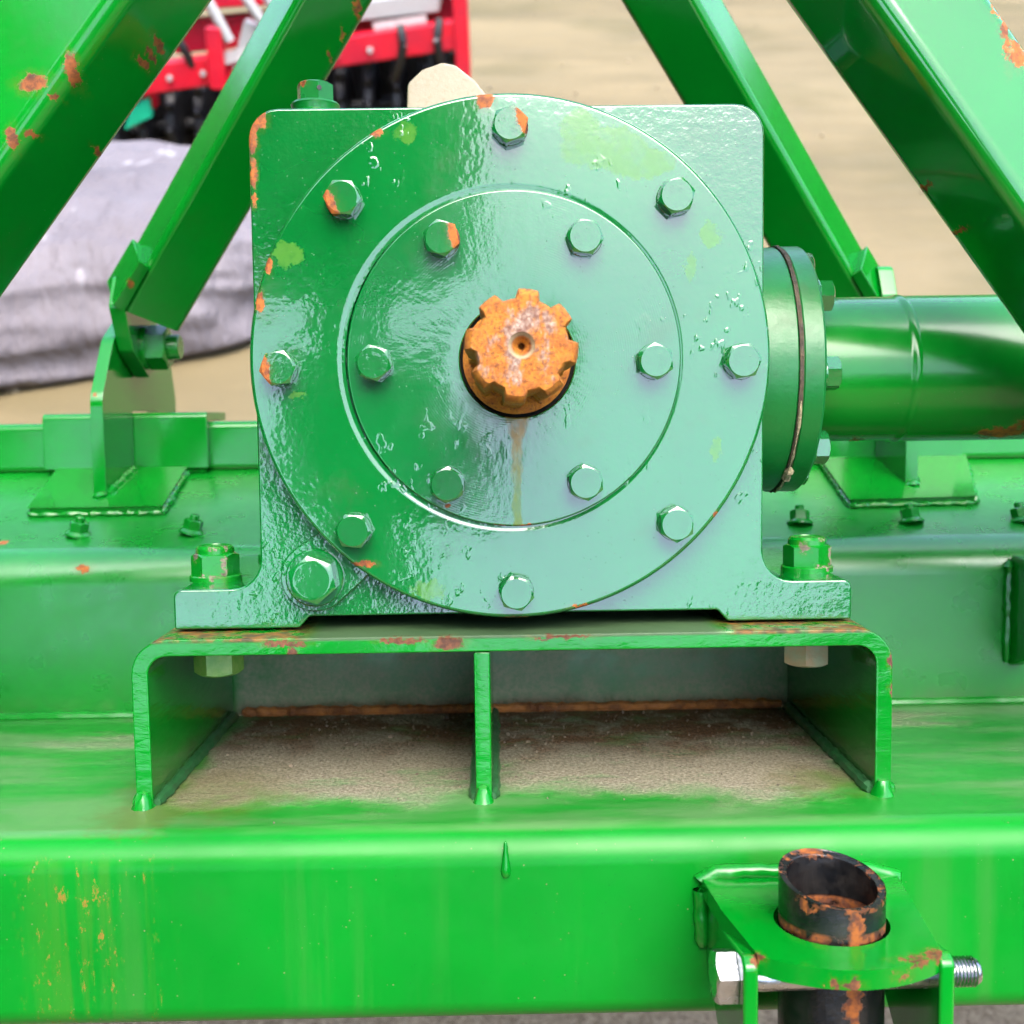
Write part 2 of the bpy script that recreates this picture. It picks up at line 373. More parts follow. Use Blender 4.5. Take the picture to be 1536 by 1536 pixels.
def mat_spline():
    t = NT('rusty_spline'); x, y, z = t.xyz()
    n1 = t.noise(260, 6, rough=.72); n2 = t.noise(800, 5, rough=.75)
    col = t.mix(t.ramp(n1, .35, .65), (1.15, .42, .012), (.85, .23, .008))
    col = t.mix(t.ramp(n2, .47, .66), col, (.36, .09, .012))
    # scraped end face: greyish white bare metal in vertical smears
    face = t.ramp(y, -.0995, -.1008)
    r = t.vec('LENGTH', t.vec('MULTIPLY', t.vec('SUBTRACT', t.pos, (.0025, 0, -.0004)), (1, 0, 1)))
    sm = t.noise(150, 5, t.stretch((1, 1, .5)), rough=.7)
    g = t.math('MULTIPLY', t.ramp(t.math('ADD', sm, t.math('MULTIPLY', r, -10)), .38, .52), face)
    gc = t.mix(t.ramp(t.noise(420, 4, rough=.7), .38, .62), (.30, .23, .22), (1.1, .98, .82))
    col = t.mix(t.math('MULTIPLY', g, .78), col, gc)
    col = t.mix(t.math('MULTIPLY', t.math('MULTIPLY', t.ramp(n2, .45, .55), g), .5), col, (.40, .10, .02))
    hole = t.ramp(r, .0040, .0047, 1, 0)
    col = t.mix(t.math('MULTIPLY', hole, face), col, (.8, .62, .34))
    nrm = t.bump(t.math('ADD', n1, t.math('MULTIPLY', n2, .7)), .0009, .8)
    return t.set(Base_Color=col, Roughness=.72, Normal=nrm, Metallic=0.0)
M_SPLINE = mat_spline()
def simple(name, col, rough=.5, metal=0., bump=None, var=.25, scale=60, **k):
    t = NT(name)
    c = t.mix(t.ramp(t.noise(scale, 5, rough=.65), .3, .7), tuple(v * (1 - var) for v in col), tuple(min(1, v * (1 + var)) for v in col))
    d = dict(Base_Color=c, Roughness=t.ramp(t.noise(scale * 2.3, 4), .3, .7, rough * .8, min(1, rough * 1.2)), Metallic=metal)
    if bump: d['Normal'] = t.bump(t.noise(bump[0], 4, rough=.65), bump[1])
    d.update(k); return t.set(**d)
M_BLACK = simple('seal_rubber', (.008, .008, .008), .5)
M_ZINC = simple('zinc_steel', (1.7, 1.75, 1.85), .24, 1.0, (300, .0002), .12)
M_YZINC = simple('yellow_zinc', (1.9, 1.0, .5), .42, .0, (300, .0003), .2)
M_CREAM = simple('cream_metal', (1.0, .82, .55), .3, 0., (500, .0001), .035, 120)
M_GASKET = simple('gasket', (.13, .09, .045), .8, 0, (400, .0006), .5, 200)
def mat_pipe():
    t = NT('black_pipe_paint'); x, y, z = t.xyz()
    col = t.mix(t.ramp(t.noise(120, 6, rough=.7), .4, .65), (.008, .009, .011), (.035, .032, .030))
    rn = t.noise(90, 6, rough=.72)
    vert = t.noise(75, 5, t.stretch((1, 1, .25)), rough=.7)
    m = t.ramp(t.math('MAXIMUM', rn, vert), .67, .74)
    s = t.spots([((.1145, -.1035, -.201), (.0018, .01, .007)), ((.1135, -.1035, -.225), (.0026, .01, .03)), ((.098, -.100, -.194), (.003, .006, .0018)), ((.121, -.070, -.208), (.005, .006, .004)), ((.108, -.0665, -.1865), (.004, .004, .004))], .004, 170, .3)
    m = t.math('MAXIMUM', t.math('MULTIPLY', m, .3), s)
    # rim of the slanted cut: rust along the bare edge
    pl = t.math('ADD', z, t.math('MULTIPLY', t.math('SUBTRACT', x, .1113), .10))
    pl = t.math('SUBTRACT', pl, t.math('MULTIPLY', t.math('ADD', y, .085), .20))
    e = t.math('MULTIPLY', t.ramp(t.math('ABSOLUTE', t.math('ADD', pl, .1905)), .0006, .0014, 1, 0), t.ramp(t.noise(150, 4, rough=.7), .50, .62))
    low = t.math('MULTIPLY', t.ramp(t.math('ABSOLUTE', t.math('ADD', z, .2045)), .0008, .0022, 1, 0), t.ramp(t.noise(110, 4), .35, .5))
    m = t.math('MAXIMUM', m, t.math('MULTIPLY', t.math('MAXIMUM', e, low), .85))
    col = t.mix(m, col, t.mix(t.ramp(t.noise(420, 4), .35, .65), (.62, .17, .012), (.20, .05, .012)))
    return t.set(Base_Color=col, Roughness=t.ramp(m, 0, 1, .26, .85), Normal=t.bump(t.noise(260, 5, rough=.7), .0007, .6))
M_PIPE = mat_pipe()

# ------------------------------------------------------------------ ground
def mat_ground():
    t = NT('sandy_concrete'); x, y, z = t.xyz()
    a = t.noise(.55, 6, t.stretch((.35, 1.1, 1)), rough=.6); b = t.noise(2.4, 6, t.stretch((.5, 1.2, 1)), rough=.6)
    col = t.mix(t.ramp(a, .36, .62), (.29, .225, .095), (.45, .35, .17))
    col = t.mix(t.ramp(b, .48, .72, 0, .6), col, (.54, .42, .22))
    col = t.mix(t.math('MULTIPLY', t.ramp(t.noise(.9, 4), .48, .64), .6), col, (.22, .185, .06))
    col = t.mix(t.math('MULTIPLY', t.ramp(t.noise(90, 6, rough=.8), .5, .7), .5), col, (.26, .21, .13))
    # damp grey gravel where the machine and the viewer stand
    gv = t.noise(120, 5, rough=.8)
    near = t.ramp(t.math('ADD', t.vec('LENGTH', t.vec('SUBTRACT', t.pos, (0, -.8, 0))), t.math('MULTIPLY', a, 1.2)), 2.2, 3.3, 1, 0)
    col = t.mix(near, col, t.mix(t.ramp(gv, .35, .65), (.26, .18, .09), (.62, .47, .29)))
    nrm = t.bump(t.noise(45, 6, rough=.75), .006, .6)
    return t.set(Base_Color=col, Roughness=t.ramp(b, .3, .7, .75, .95), Normal=nrm)
bm = new()
bmesh.ops.create_grid(bm, x_segments=60, y_segments=60, size=60)
for v in bm.verts:
    if v.co.length < 58: v.co.z = .012 * mnoise.noise(v.co * .35)
g = finish(bm, 'ground', mat_ground()); g['kind'] = 'structure'

# ------------------------------------------------------------------ the rotary tiller
tiller = thing('rotary_tiller', 'green rotary tiller frame with bolted round gearbox cover and rusty splined shaft', 'rotary tiller', (0, .1, -.187))
def P(name, bm, mat, parent=None, angle=38): return finish(bm, name, mat, parent or tiller, angle)

# main box beam
bm = new(); prism(bm, round_poly([(-.043, -.2655), (.145, -.2655), (.145, -.187), (-.043, -.187)], [.010, .003, .0005, .014], 8), -.78, .78, 'yz')
beam = P('main_beam', bm, M_BEAM)
bm = new(); lathe(bm, [(0, .0105), (.0007, .0095), (.0010, .006), (.0014, .003), (.0019, 0), (.0021, -.0018), (.0018, -.0034), (.0010, -.0044), (0, -.0047)], 16, Matrix.Translation((-.0052, -.0428, -.2005)))
P('paint_drip', bm, M_FRAME, beam)
bm = new()
for k in range(420):
    x = random.uniform(-.145, .148); y = .14 - abs(random.gauss(0, .06))
    if y < -.035: continue
    r = random.uniform(.00025, .0006) * (2 if random.random() < .06 else 1)
    q = bmesh.ops.create_icosphere(bm, subdivisions=1, radius=r, matrix=Matrix.Translation((x, y, -.187 + r * .5)))['verts']
    for u in q: u.co += Vector((random.uniform(-1, 1), random.uniform(-1, 1), random.uniform(-1, 1))) * r * .3
gr = P('dust_crumbs', bm, simple('dry_mud', (.34, .27, .18), .9, 0, None, .5, 400), beam, 10); gr['kind'] = 'stuff'
# hood sheet behind the beam
HK = (.145, -.0975); HT = (.303, -.058)
bm = new()
prof = [(.145, -.187), HK, (.323, -.0530), (.3242, -.0578), (.1495, -.1020), (.1495, -.187)]
prism(bm, round_poly(prof, [0, .022, 0, 0, .019, 0], 8), -.78, .78, 'yz')
hood = P('hood_sheet', bm, M_HOOD, angle=50)
M_WELDR = simple('rusty_weld', (.72, .24, .05), .85, 0, (300, .001), .6, 90)
M_WELD = paint('weld_paint', FRAME, .24, .00004, .00008, 200, dirt=.15)
bm = new(); sweep(bm, [(-.150, .1435, -.1855), (.150, .1435, -.1855)], .0030, 8, .35, .0025); P('weld_bead', bm, M_WELDR, hood)
for a, b in ((-.6, -.162), (.164, .6)):
    bm = new(); sweep(bm, [(a, .1445, -.1862), (b, .1445, -.1862)], .0026, 8, .12, .004); P('weld_bead', bm, M_WELD, hood)
# side plates that carry the ends of the frame (outside the picture)
for sx in (-1, 1):
    bm = new(); prism(bm, round_poly([(-.06, -.27), (-.06, -.18), (.30, -.02), (.36, -.02), (.40, -.40), (.33, -.545), (.10, -.43)], .02, 4), sx * .7805, sx * .789, 'yz'); bevel(bm, .001, 1)
    P('side_plate', bm, M_FRAME)

# rear tube, its saddle, lug
bm = new(); prism(bm, round_poly([(.3035, -.0575), (.3435, -.0575), (.3435, -.0236), (.3035, -.0236)], .005, 5), -.78, .78, 'yz')
rear = P('rear_tube', bm, M_FRAME)
for sx, x0, x1 in ((-1, -.314, -.203), (1, .200, .312)):
    bm = new(); prism(bm, round_poly([(.2955, -.0553), (.3030, -.0553), (.3030, -.0231), (.3500, -.0231), (.3500, -.0172), (.2955, -.0172)], [.001, .001, .002, .001, .001, .004], 4), x0, x1, 'yz'); bevel(bm, .0008, 2)
    P('saddle', bm, M_FRAME, rear)
    bm = new(); sweep(bm, [(x0 + .002, .3005, -.0565), (x1 - .002, .3005, -.0565)], .0026, 8, .3, .003); P('weld_bead', bm, M_WELD, rear)
def slope_z(y): return HK[1] + (y - HK[0]) * (HT[1] - HK[1]) / (HT[0] - HK[0])
def pad(pts, name='pad_plate'):
    bm = new(); lo = [bm.verts.new((x, y, slope_z(y) + .0002)) for x, y in pts]; hi = [bm.verts.new((x, y - .0012, slope_z(y) + .0056)) for x, y in pts]
    n = len(pts); bm.faces.new(hi)
    for i in range(n): bm.faces.new((lo[i], hi[i], hi[(i + 1) % n], lo[(i + 1) % n]))
    bm.faces.new(lo[::-1]); bevel(bm, .0009, 2); P(name, bm, M_FRAME, hood)
    bm = new(); e = [(x, y - .001, slope_z(y) + .0012) for x, y in pts]
    sweep(bm, [e[0], e[1]], .0017, 8, .6, .0022); sweep(bm, [e[1], e[2]], .0028, 8, .5, .0025); sweep(bm, [e[3], e[0]], .0017, 8, .5, .0022)
    P('weld_bead', bm, M_WELD, hood)
pad([(-.2918, .2149), (-.2116, .2150), (-.2184, .2985), (-.3045, .2985)])
pad([(.2078, .2083), (.2844, .2111), (.314, .2985), (.2149, .2985)])
def lug(x0, x1):
    prof = [(.236, slope_z(.236) + .0058), (.236, -.008), (.262, .030), (.300, .052), (.345, .055), (.385, .030), (.398, -.006), (.398, -.0165), (.3505, -.0165), (.3505, -.0160), (.2945, -.0160), (.2945, slope_z(.2945) + .0058)]
    bm = new(); prism(bm, round_poly(prof, [0, .02, .02, .025, .025, .025, .01, 0, 0, 0, 0, 0], 5), x0, x1, 'yz'); bevel(bm, .0008, 2, 40)
    P('lug_plate', bm, M_LUG, rear)
    bm = new(); sweep(bm, [(x0 + .0045, .234, slope_z(.234) + .0045), (x0 + .004, .2335, slope_z(.234) + .0085)], .0042, 8, .3, .002); P('weld_bead', bm, M_WELD, rear)
    bm = new(); sweep(bm, [(x1 + .0005, .238, slope_z(.238) + .0062), (x1 + .0005, .292, slope_z(.292) + .0062)], .0030, 8, .3, .003); P('weld_bead', bm, M_WELD, rear)
M_LUG = paint('lug_paint', FRAME, .13, .00003, .00005, 40, dirt=.15, chips=[((-.257, .236, -.006), (.0018, .004, .0016))], wob=.002)
lug(-.2600, -.2522); lug(.2515, .2593)
# flange nuts on the hood
def flange_nut_mesh():
    bm = new(); lathe(bm, [(0, 0), (.0075, 0), (.0075, .0012), (.0055, .0028), (0, .0028)], 24)
    hexhead(bm, .0098, .0062, Matrix.Translation((0, 0, .0022)), .9, seg=24); lathe(bm, [(0, .008), (.0027, .008), (.0027, .0108), (.0021, .0114), (0, .0114)], 16)
    bmesh.ops.recalc_face_normals(bm, faces=bm.faces)
    me = bpy.data.meshes.new('flange_nut'); bm.to_mesh(me); bm.free()
    for p in me.polygons: p.use_smooth = True
    me.set_sharp_from_angle(angle=R(30)); me.materials.append(M_BOLT2); return me
M_BOLT2 = paint('nut_paint', FRAME, .25, .00004, .0001, 160, dirt=.25)
fn = flange_nut_mesh(); sang = math.atan2(HT[1] - HK[1], HT[0] - HK[0])
for i, x in enumerate((-.381, -.316, -.2505, -.185, -.12, .12, .17, .2354, .301, .366)):
    y = .181; o = link('flange_nut', fn, hood, (x, y, slope_z(y))); o.rotation_euler = (sang, 0, .5 * i)
# gusset between beam and hood on the right and on the left
for sx in (1,):
    bm = new(); prism(bm, [(.1448, -.104), (.1448, -.166), (.102, -.150), (.128, -.104)], sx * .278, sx * .286, 'yz'); bevel(bm, .0008, 1)
    gs = P('gusset', bm, M_FRAME)
    bm = new(); sweep(bm, [(sx * .2765, .1435, -.107), (sx * .2765, .1435, -.164)], .0026, 8, .5, .0030); sweep(bm, [(sx * .279, .128, -.1045), (sx * .279, .102, -.1490)], .0028, 8, .55, .0026); P('weld_bead', bm, M_WELD, gs)

M_WELDD = paint('dusty_weld', (.03, .20, .05), .5, .0001, .0001, 200, dirt=.8, coat=.2)
# gearbox mounting bracket: bent plate over the beam, with a middle rib
X0, X1, ZT, TH, YF, YB = -.162, .1605, -.1152, .0072, -.005, .1435
bm = new()
out = round_poly([(X0, -.1868), (X0, ZT), (X1, ZT), (X1, -.1868)], [0, .015, .015, 0], 7)
inn = round_poly([(X1 - TH, -.1868), (X1 - TH, ZT - TH), (X0 + TH, ZT - TH), (X0 + TH, -.1868)], [0, .008, .008, 0], 7)
prism(bm, out + inn, YF, YB); bevel(bm, .0009, 2, 40)
brk = P('mounting_bracket', bm, M_BRACKET)
bm = new(); box(bm, -.0175, -.0105, YF + .001, YB - .001, -.1866, ZT - TH - .0003); bevel(bm, .0009, 2)
rib = P('rib', bm, M_BRACKET, brk)
for x, w in ((X0 + TH / 2, .0043), (-.014, .0041), (X1 - TH / 2, .0043)):
    bm = new(); lathe(bm, [(w * 1.15, -.0005), (w * .97, .0014), (w * .82, .0040), (w * .55, .0064), (0, .0072)], 14, Matrix.Translation((x + random.uniform(-.0006, .0006), YF - .0002, -.187)))
    for v in bm.verts: v.co += Vector((random.uniform(-1, 1), random.uniform(-1, 1), random.uniform(-.6, .6))) * .0005
    P('weld_end', bm, M_WELD, brk)
for x in (X0 + TH + .001, X1 - TH - .001, -.0178, -.0102):
    bm = new(); sweep(bm, [(x, YF + .002, -.1858), (x, .140, -.1858)], .0030, 8, .25, .003); P('weld_bead', bm, M_WELDD, brk)
for x in (X0 - .001, X1 + .001):
    bm = new(); sweep(bm, [(x, YF + .002, -.1860), (x, .140, -.1860)], .0024, 8, .25, .003); P('weld_bead', bm, M_WELD, brk)

# gearbox casing (one casting with feet)
CY0, CY1 = .012, .141
bm = new()
pts = [(-.1087, .1066), (.1087, .1066), (.1087, -.0966), (.1478, -.0966), (.1478, -.1140), (.0935, -.1140), (.0890, -.1090), (-.0890, -.1090), (-.0935, -.1140), (-.1478, -.1140), (-.1478, -.0966), (-.1095, -.0966)]
rad = [.0125, .0125, .013, .0035, .001, .002, .002, .002, .002, .001, .0035, .013]
prism(bm, round_poly(pts, rad, 6), CY0, CY1)
bevel(bm, .0042, 4, 50, lambda e: abs(e.verts[0].co.y - e.verts[1].co.y) < 1e-5)
case = P('gearbox_casing', bm, M_CASE, angle=60)
# drain plug on its swelling
dm = Matrix.Translation((-.0855, .0118, -.0915)) @ TOCAM
bm = new()
for k in range(13):
    t = k / 12; cx, cz = -.0855 + .030 * t, -.0915 + .023 * t; r = .0155 - .003 * t
    if k in (0, 12) or True:
        lathe(bm, [(r, -.002), (r * .98, .0016), (r * .93, .0030), (0, .0034)], 28, Matrix.Translation((cx, .012, cz)) @ TOCAM)
P('boss', bm, M_CASE, case)
bm = new(); lathe(bm, [(.0125, .003), (.0125, .0048), (.0118, .0054), (0, .0054)], 36, dm); hexhead(bm, .0185, .0072, dm @ Matrix.Translation((0, 0, .0054)), .92, rot=.35)
P('drain_plug', bm, M_BOLT, case)
M_PLUG = paint('plug_paint', (.0015, .42, .05), .3, .00004, .00006, 160, dirt=.1, chips=[((-.092, .05, .1275), (.003, .012, .0012))], wob=.002)
# breather plug on top
bm = new(); pm = Matrix.Translation((-.0868, .055, .1064)); lathe(bm, [(.0125, 0), (.0125, .008), (.0105, .0095), (.0108, .0115), (.0112, .0125), (.0105, .0135), (0, .0135)], 32, pm)
hexhead(bm, .0148, .0090, pm @ Matrix.Translation((0, 0, .0135)), .9, rot=.2)
bp = P('breather_plug', bm, M_PLUG, case)
bm = new(); lathe(bm, [(0, -.0002), (.0011, -.0002), (.0011, .0004), (0, .0004)], 12, Matrix.Translation((-.0838, .0472, .1250)) @ Matrix.Rotation(R(20), 4, 'Z') @ TOCAM); P('vent_hole', bm, M_BLACK, case)
# cream lug plate standing behind the cover
bm = new(); prism(bm, round_poly([(-.0485, .106), (-.0470, .1375), (-.0400, .1440), (-.0300, .1474), (-.0235, .1460), (-.0140, .1385), (-.0050, .1270), (.000, .106)], [0, .004, .004, .004, .004, .003, .004, 0], 4), .086, .094); bevel(bm, .0012, 2)
lp = P('lifting_lug', bm, M_CREAM, case); lp['label'] = 'cream bare lug behind the cover top'

# round cover
bm = new(); RC = .1090
lathe(bm, [(.0690, .010), (.0690, .0004), (.0704, .0004), (.0709, .00034), (.0716, .00012), (.0721, .00003), (.0727, 0), (RC - .0018, 0), (RC - .0006, .0005), (RC, .0018), (RC, .0122)][::1], 180, Matrix.Rotation(R(-90), 4, 'X'))
cover = P('gearbox_cover', bm, M_COVER, angle=50)
# bearing cap
bm = new()
lathe(bm, [(.0240, .016), (.0240, -.0006), (.0246, -.0012), (.040, -.0014), (.0688, -.0014), (.0694, -.0011), (.0697, -.0004), (.0697, .012)], 160, Matrix.Rotation(R(-90), 4, 'X') )
for q in bm.verts: q.co.x += .0014 + (.0014 if Vector((q.co.x, q.co.z)).length < .025 else 0)
capp = P('bearing_cap', bm, M_CAP, angle=50)
bm = new(); lathe(bm, [(.0243, .0065), (.0215, .0075), (.0215, .012)], 64, Matrix.Translation((.0028, 0, 0)) @ Matrix.Rotation(R(-90), 4, 'X')); P('shaft_seal', bm, M_BLACK, capp)
# bolts, with a raised strength mark on the head
def text_mesh(s, size, depth):
    cu = bpy.data.curves.new('mark', 'FONT'); cu.body = s; cu.size = size; cu.extrude = depth; cu.align_x = 'CENTER'; cu.align_y = 'CENTER'; cu.resolution_u = 2
    ob = bpy.data.objects.new('mark', cu); COL.objects.link(ob); dg = bpy.context.evaluated_depsgraph_get()
    me = bpy.data.meshes.new_from_object(ob.evaluated_get(dg)); bpy.data.objects.remove(ob); bpy.data.curves.remove(cu); return me
mark = text_mesh('8.8', .0044, .00034)
def bolt_mesh(name, af, h, rot, mark_rot, mat):
    bm = new(); hexhead(bm, af, h, Matrix.Identity(4), .93, rot, washer=(af * .56, .0014))
    m2 = mark.copy(); m2.transform(Matrix.Rotation(mark_rot, 4, 'Z') @ Matrix.Translation((0, -.0030, h + .0014 - .0002))); bm.from_mesh(m2)
    m3 = mark.copy(); m3.transform(Matrix.Rotation(mark_rot + PI, 4, 'Z') @ Matrix.Scale(.6, 4) @ Matrix.Translation((0, -.0050, (h + .0014 - .0002) / .6))); bm.from_mesh(m3)
    bmesh.ops.recalc_face_normals(bm, faces=bm.faces)
    me = bpy.data.meshes.new(name); bm.to_mesh(me); bm.free()
    for p in me.polygons: p.use_smooth = True
    me.set_sharp_from_angle(angle=R(28)); me.materials.append(mat); return me
bms = [bolt_mesh('bolt', .0134, .0062, .5 * k, .8 + 1.7 * k, M_BOLT) for k in range(3)]
def bolt(me, parent, x, y, z, spin, mat=None, tilt=0):
    o = link('bolt', me, parent, (x, y, z)); o.rotation_mode = 'QUATERNION'
    o.rotation_quaternion = (TOCAM @ Matrix.Rotation(spin, 4, 'Z')).to_quaternion()
    if mat: o.material_slots[0].link = 'OBJECT'; o.material_slots[0].material = mat
    return o
for k, (x, z) in enumerate([(.001, .0963), (.0697, .0667), (.0976, -.0017), (.0695, -.0702), (.001, -.0986), (-.0678, -.0709), (-.0974, -.0021), (-.0688, .0675)]):
    f = .985; bolt(bms[k % 3], cover, x * f, -.0001, z * f - .0003, [.3, .75, .1, .5, .25, .9, .15, .45][k], {0: M_BOLT_R, 6: M_BOLT_L, 7: M_BOLT_L}.get(k))
for k, (x, z) in enumerate([(-.0281, .0504), (.0315, .0502), (.0606, -.0013), (.0309, -.0518), (-.0276, -.0518), (-.0574, -.0005)]):
    f = .985; bolt(bms[(k + 1) % 3], capp, x * f, -.0015, z * f - .0003, [.2, .85, .6, .1, .4, .75][k], {0: M_BOLT_R}.get(k))

# input shaft: eight splines, centre drilling, locking groove, collar
bm = new(); NSEG = 160; TIP = -.1014
def srad(th, root, tip):
    p = ((th - R(82)) % (PI / 4)); p = min(p, PI / 4 - p)       # distance from the middle of a tooth
    w = R(12.5); e = R(2.2)
    f = 1 if p < w - e else (0 if p > w + e else (w + e - p) / (2 * e))
    return root + (tip - root) * f
rings = []
for root, tip, y in [(.0146, .0166, TIP + .0002), (.0152, .0176, TIP + .0010), (.0157, .0187, TIP + .0026), (.0159, .0191, TIP + .006), (.0159, .0191, -.040), (.0153, .0165, -.0385), (.0153, .0160, -.0315), (.0159, .0191, -.030), (.0159, .0191, -.0125), (.0186, .0199, -.0105), (.0213, .0213, -.0095), (.0222, .0222, -.0085), (.0222, .0222, -.0030), (.0214, .0214, -.0020), (.0214, .0214, 0), (.0222, .0222, .0012), (.0222, .0222, .011)]:
    rings.append([bm.verts.new((srad(2 * PI * k / NSEG, root, tip) * math.cos(2 * PI * k / NSEG) + .0025, y, srad(2 * PI * k / NSEG, root, tip) * math.sin(2 * PI * k / NSEG) - .0004)) for k in range(NSEG)])
cen = [[bm.verts.new((.0025 + r * math.cos(2 * PI * k / NSEG), y, -.0004 + r * math.sin(2 * PI * k / NSEG))) for k in range(NSEG)] for r, y in ((.0120, TIP), (.0045, TIP - .0002), (.0040, TIP + .0004), (.0012, TIP + .0042), (.0010, TIP + .009))]
seq = cen[::-1] + rings
for a, b in zip(seq, seq[1:]):
    for k in range(NSEG): bm.faces.new((a[k], b[k], b[(k + 1) % NSEG], a[(k + 1) % NSEG]))
bm.faces.new(seq[0]); bm.faces.new(rings[-1][::-1])
shaft = P('input_shaft', bm, M_SPLINE, angle=30); shaft['label'] = 'orange rusted shaft with eight splines and a drilled end'

# nuts and bolts of the feet
def lock_nut(bm, M, worn=False):
    lathe(bm, [(.0065, 0), (.0118, 0), (.0118, .0022), (.0112, .0027), (.0065, .0027)], 32, M)
    hexhead(bm, .0188, .0100, M @ Matrix.Translation((0, 0, .0027)), .92, seg=36)
    lathe(bm, [(.0088, .0122), (.0086, .0148), (.0076, .0160), (.0066, .0162), (.0062, .0154), (.0058, .0154), (.0056, .0158), (0, .0158)], 32, M)
M_NUT = paint('worn_nut_paint', FRAME, .25, .00005, .00012, 120, dirt=.2, wob=.003, chip_col=(.62, .52, .38),
              chips=[((.006, -.008, .0155), (.003, .002, .0010)), ((-.001, -.0095, .0155), (.0022, .002, .0012)), ((.0045, -.0098, .007), (.0009, .002, .0065)), ((.0, -.011, .0022), (.003, .003, .0007)), ((-.006, -.010, .0035), (.0022, .002, .0008)), ((.008, .002, .013), (.0022, .004, .001)), ((-.0085, -.004, .012), (.0010, .003, .0025))])
nm = {}
for nme, washer_col in (('a', 0),):
    bm = new(); lock_nut(bm, Matrix.Identity(4)); bmesh.ops.recalc_face_normals(bm, faces=bm.faces)
    me = bpy.data.meshes.new('lock_nut'); bm.to_mesh(me); bm.free()
    for p in me.polygons: p.use_smooth = True
    me.set_sharp_from_angle(angle=R(28)); me.materials.append(M_NUT)
for x, y, r in ((-.1368, .043, .2), (.1365, .043, .75), (-.1215, .119, .5), (.1215, .119, .1)):
    o = link('lock_nut', me, case, (x, y, -.0966)); o.rotation_euler = (0, 0, r)
for x, y, mt in ((-.1368, .043, M_GB := simple('worn_bolt_metal', (.45, 1.3, .14), .42, .0, (300, .0003), .4, 120)), (.1365, .043, M_YZINC), (-.1215, .119, M_FRAME), (.1215, .119, M_FRAME)):
    bm = new(); M = Matrix.Translation((x, y, ZT - TH - .0002)) @ Matrix.Rotation(PI, 4, 'X')
    lathe(bm, [(0, 0), (.0125, 0), (.0125, .0040), (0, .0040)], 32, M); hexhead(bm, .0195, .0138, M @ Matrix.Translation((0, 0, .0040)), .90, rot=.25)
    P('mounting_bolt', bm, mt, brk)

# side housing: two flanges with a gasket, tube to the chain case on the right
AX = .077; AZ = -.0030
XM = Matrix.Translation((0, AX, AZ)) @ Matrix.Rotation(R(90), 4, 'Y')      # local z -> +x
M_FLANGE = paint('flange_paint', GEAR, .34, coat=.0, peel=.00005, lump=.0002, lump_scale=90, dirt=.35, grain=(330, .00012)) # .00005, .0002, 90, dirt=.35, grain=(330, .00025))
bm = new(); lathe(bm, [(.040, .100), (.0585, .100), (.0585, .1255), (.0575, .1265), (.030, .1265)], 96, XM); fl1 = P('bearing_flange', bm, M_FLANGE)
bm = new(); lathe(bm, [(.030, .1262), (.0592, .1262), (.0592, .1280), (.030, .1280)], 96, XM)
for v in bm.verts:
    v.co.y += random.uniform(-1, 1) * .0005; v.co.z += random.uniform(-1, 1) * .0005
P('gasket', bm, M_GASKET, fl1)
bm = new(); sweep(bm, [XM @ Vector((.0592 * math.cos(R(a)), .0592 * math.sin(R(a)), .1272)) for a in range(-75, -10, 4)], .0006, 6, .8); sweep(bm, [XM @ Vector((.0588 * math.cos(R(a)), .0588 * math.sin(R(a)), .1275)) for a in range(-40, -27, 3)], .0016, 6, .9)
P('sealant', bm, simple('dried_sealant', (.75, .6, .34), .8, 0, (400, .001), .4, 300), fl1)
bm = new(); lathe(bm, [(.030, .1278), (.0580, .1278), (.0588, .1288), (.0588, .1370), (.0576, .1382), (.030, .1382)], 96, XM); fl2 = P('tube_flange', bm, M_FLANGE)
for k in range(8):
    a = PI / 8 + k * PI / 4 + R(-22.5 + 4); hm = XM @ Matrix.Translation((.0485 * math.cos(a), .0485 * math.sin(a), .1380))
    bm = new(); hexhead(bm, .0134, .0065, hm, .92, rot=.3 * k, washer=(.0078, .0015)); P('bolt', bm, M_BOLT, fl2)
M_AXLE = paint('tube_paint', FRAME, .2, .00002, .00005, 30, dirt=.12, chips=[((.2335, .06, -.034), (.012, .02, .0025)), ((.245, .05, -.030), (.006, .02, .0035)), ((.168, .06, -.0365), (.004, .02, .001))], wob=.003)
bm = new(); TR = .0352
lathe(bm, [(.020, .137), (.0343, .137), (.0343, .1560), (.0347, .1566), (.0347, .1835), (.0352, .1850), (TR + .0006, .1865), (TR + .0004, .1880), (TR, .1890), (TR, .777)], 96, XM); axle = P('axle_tube', bm, M_AXLE, angle=60)

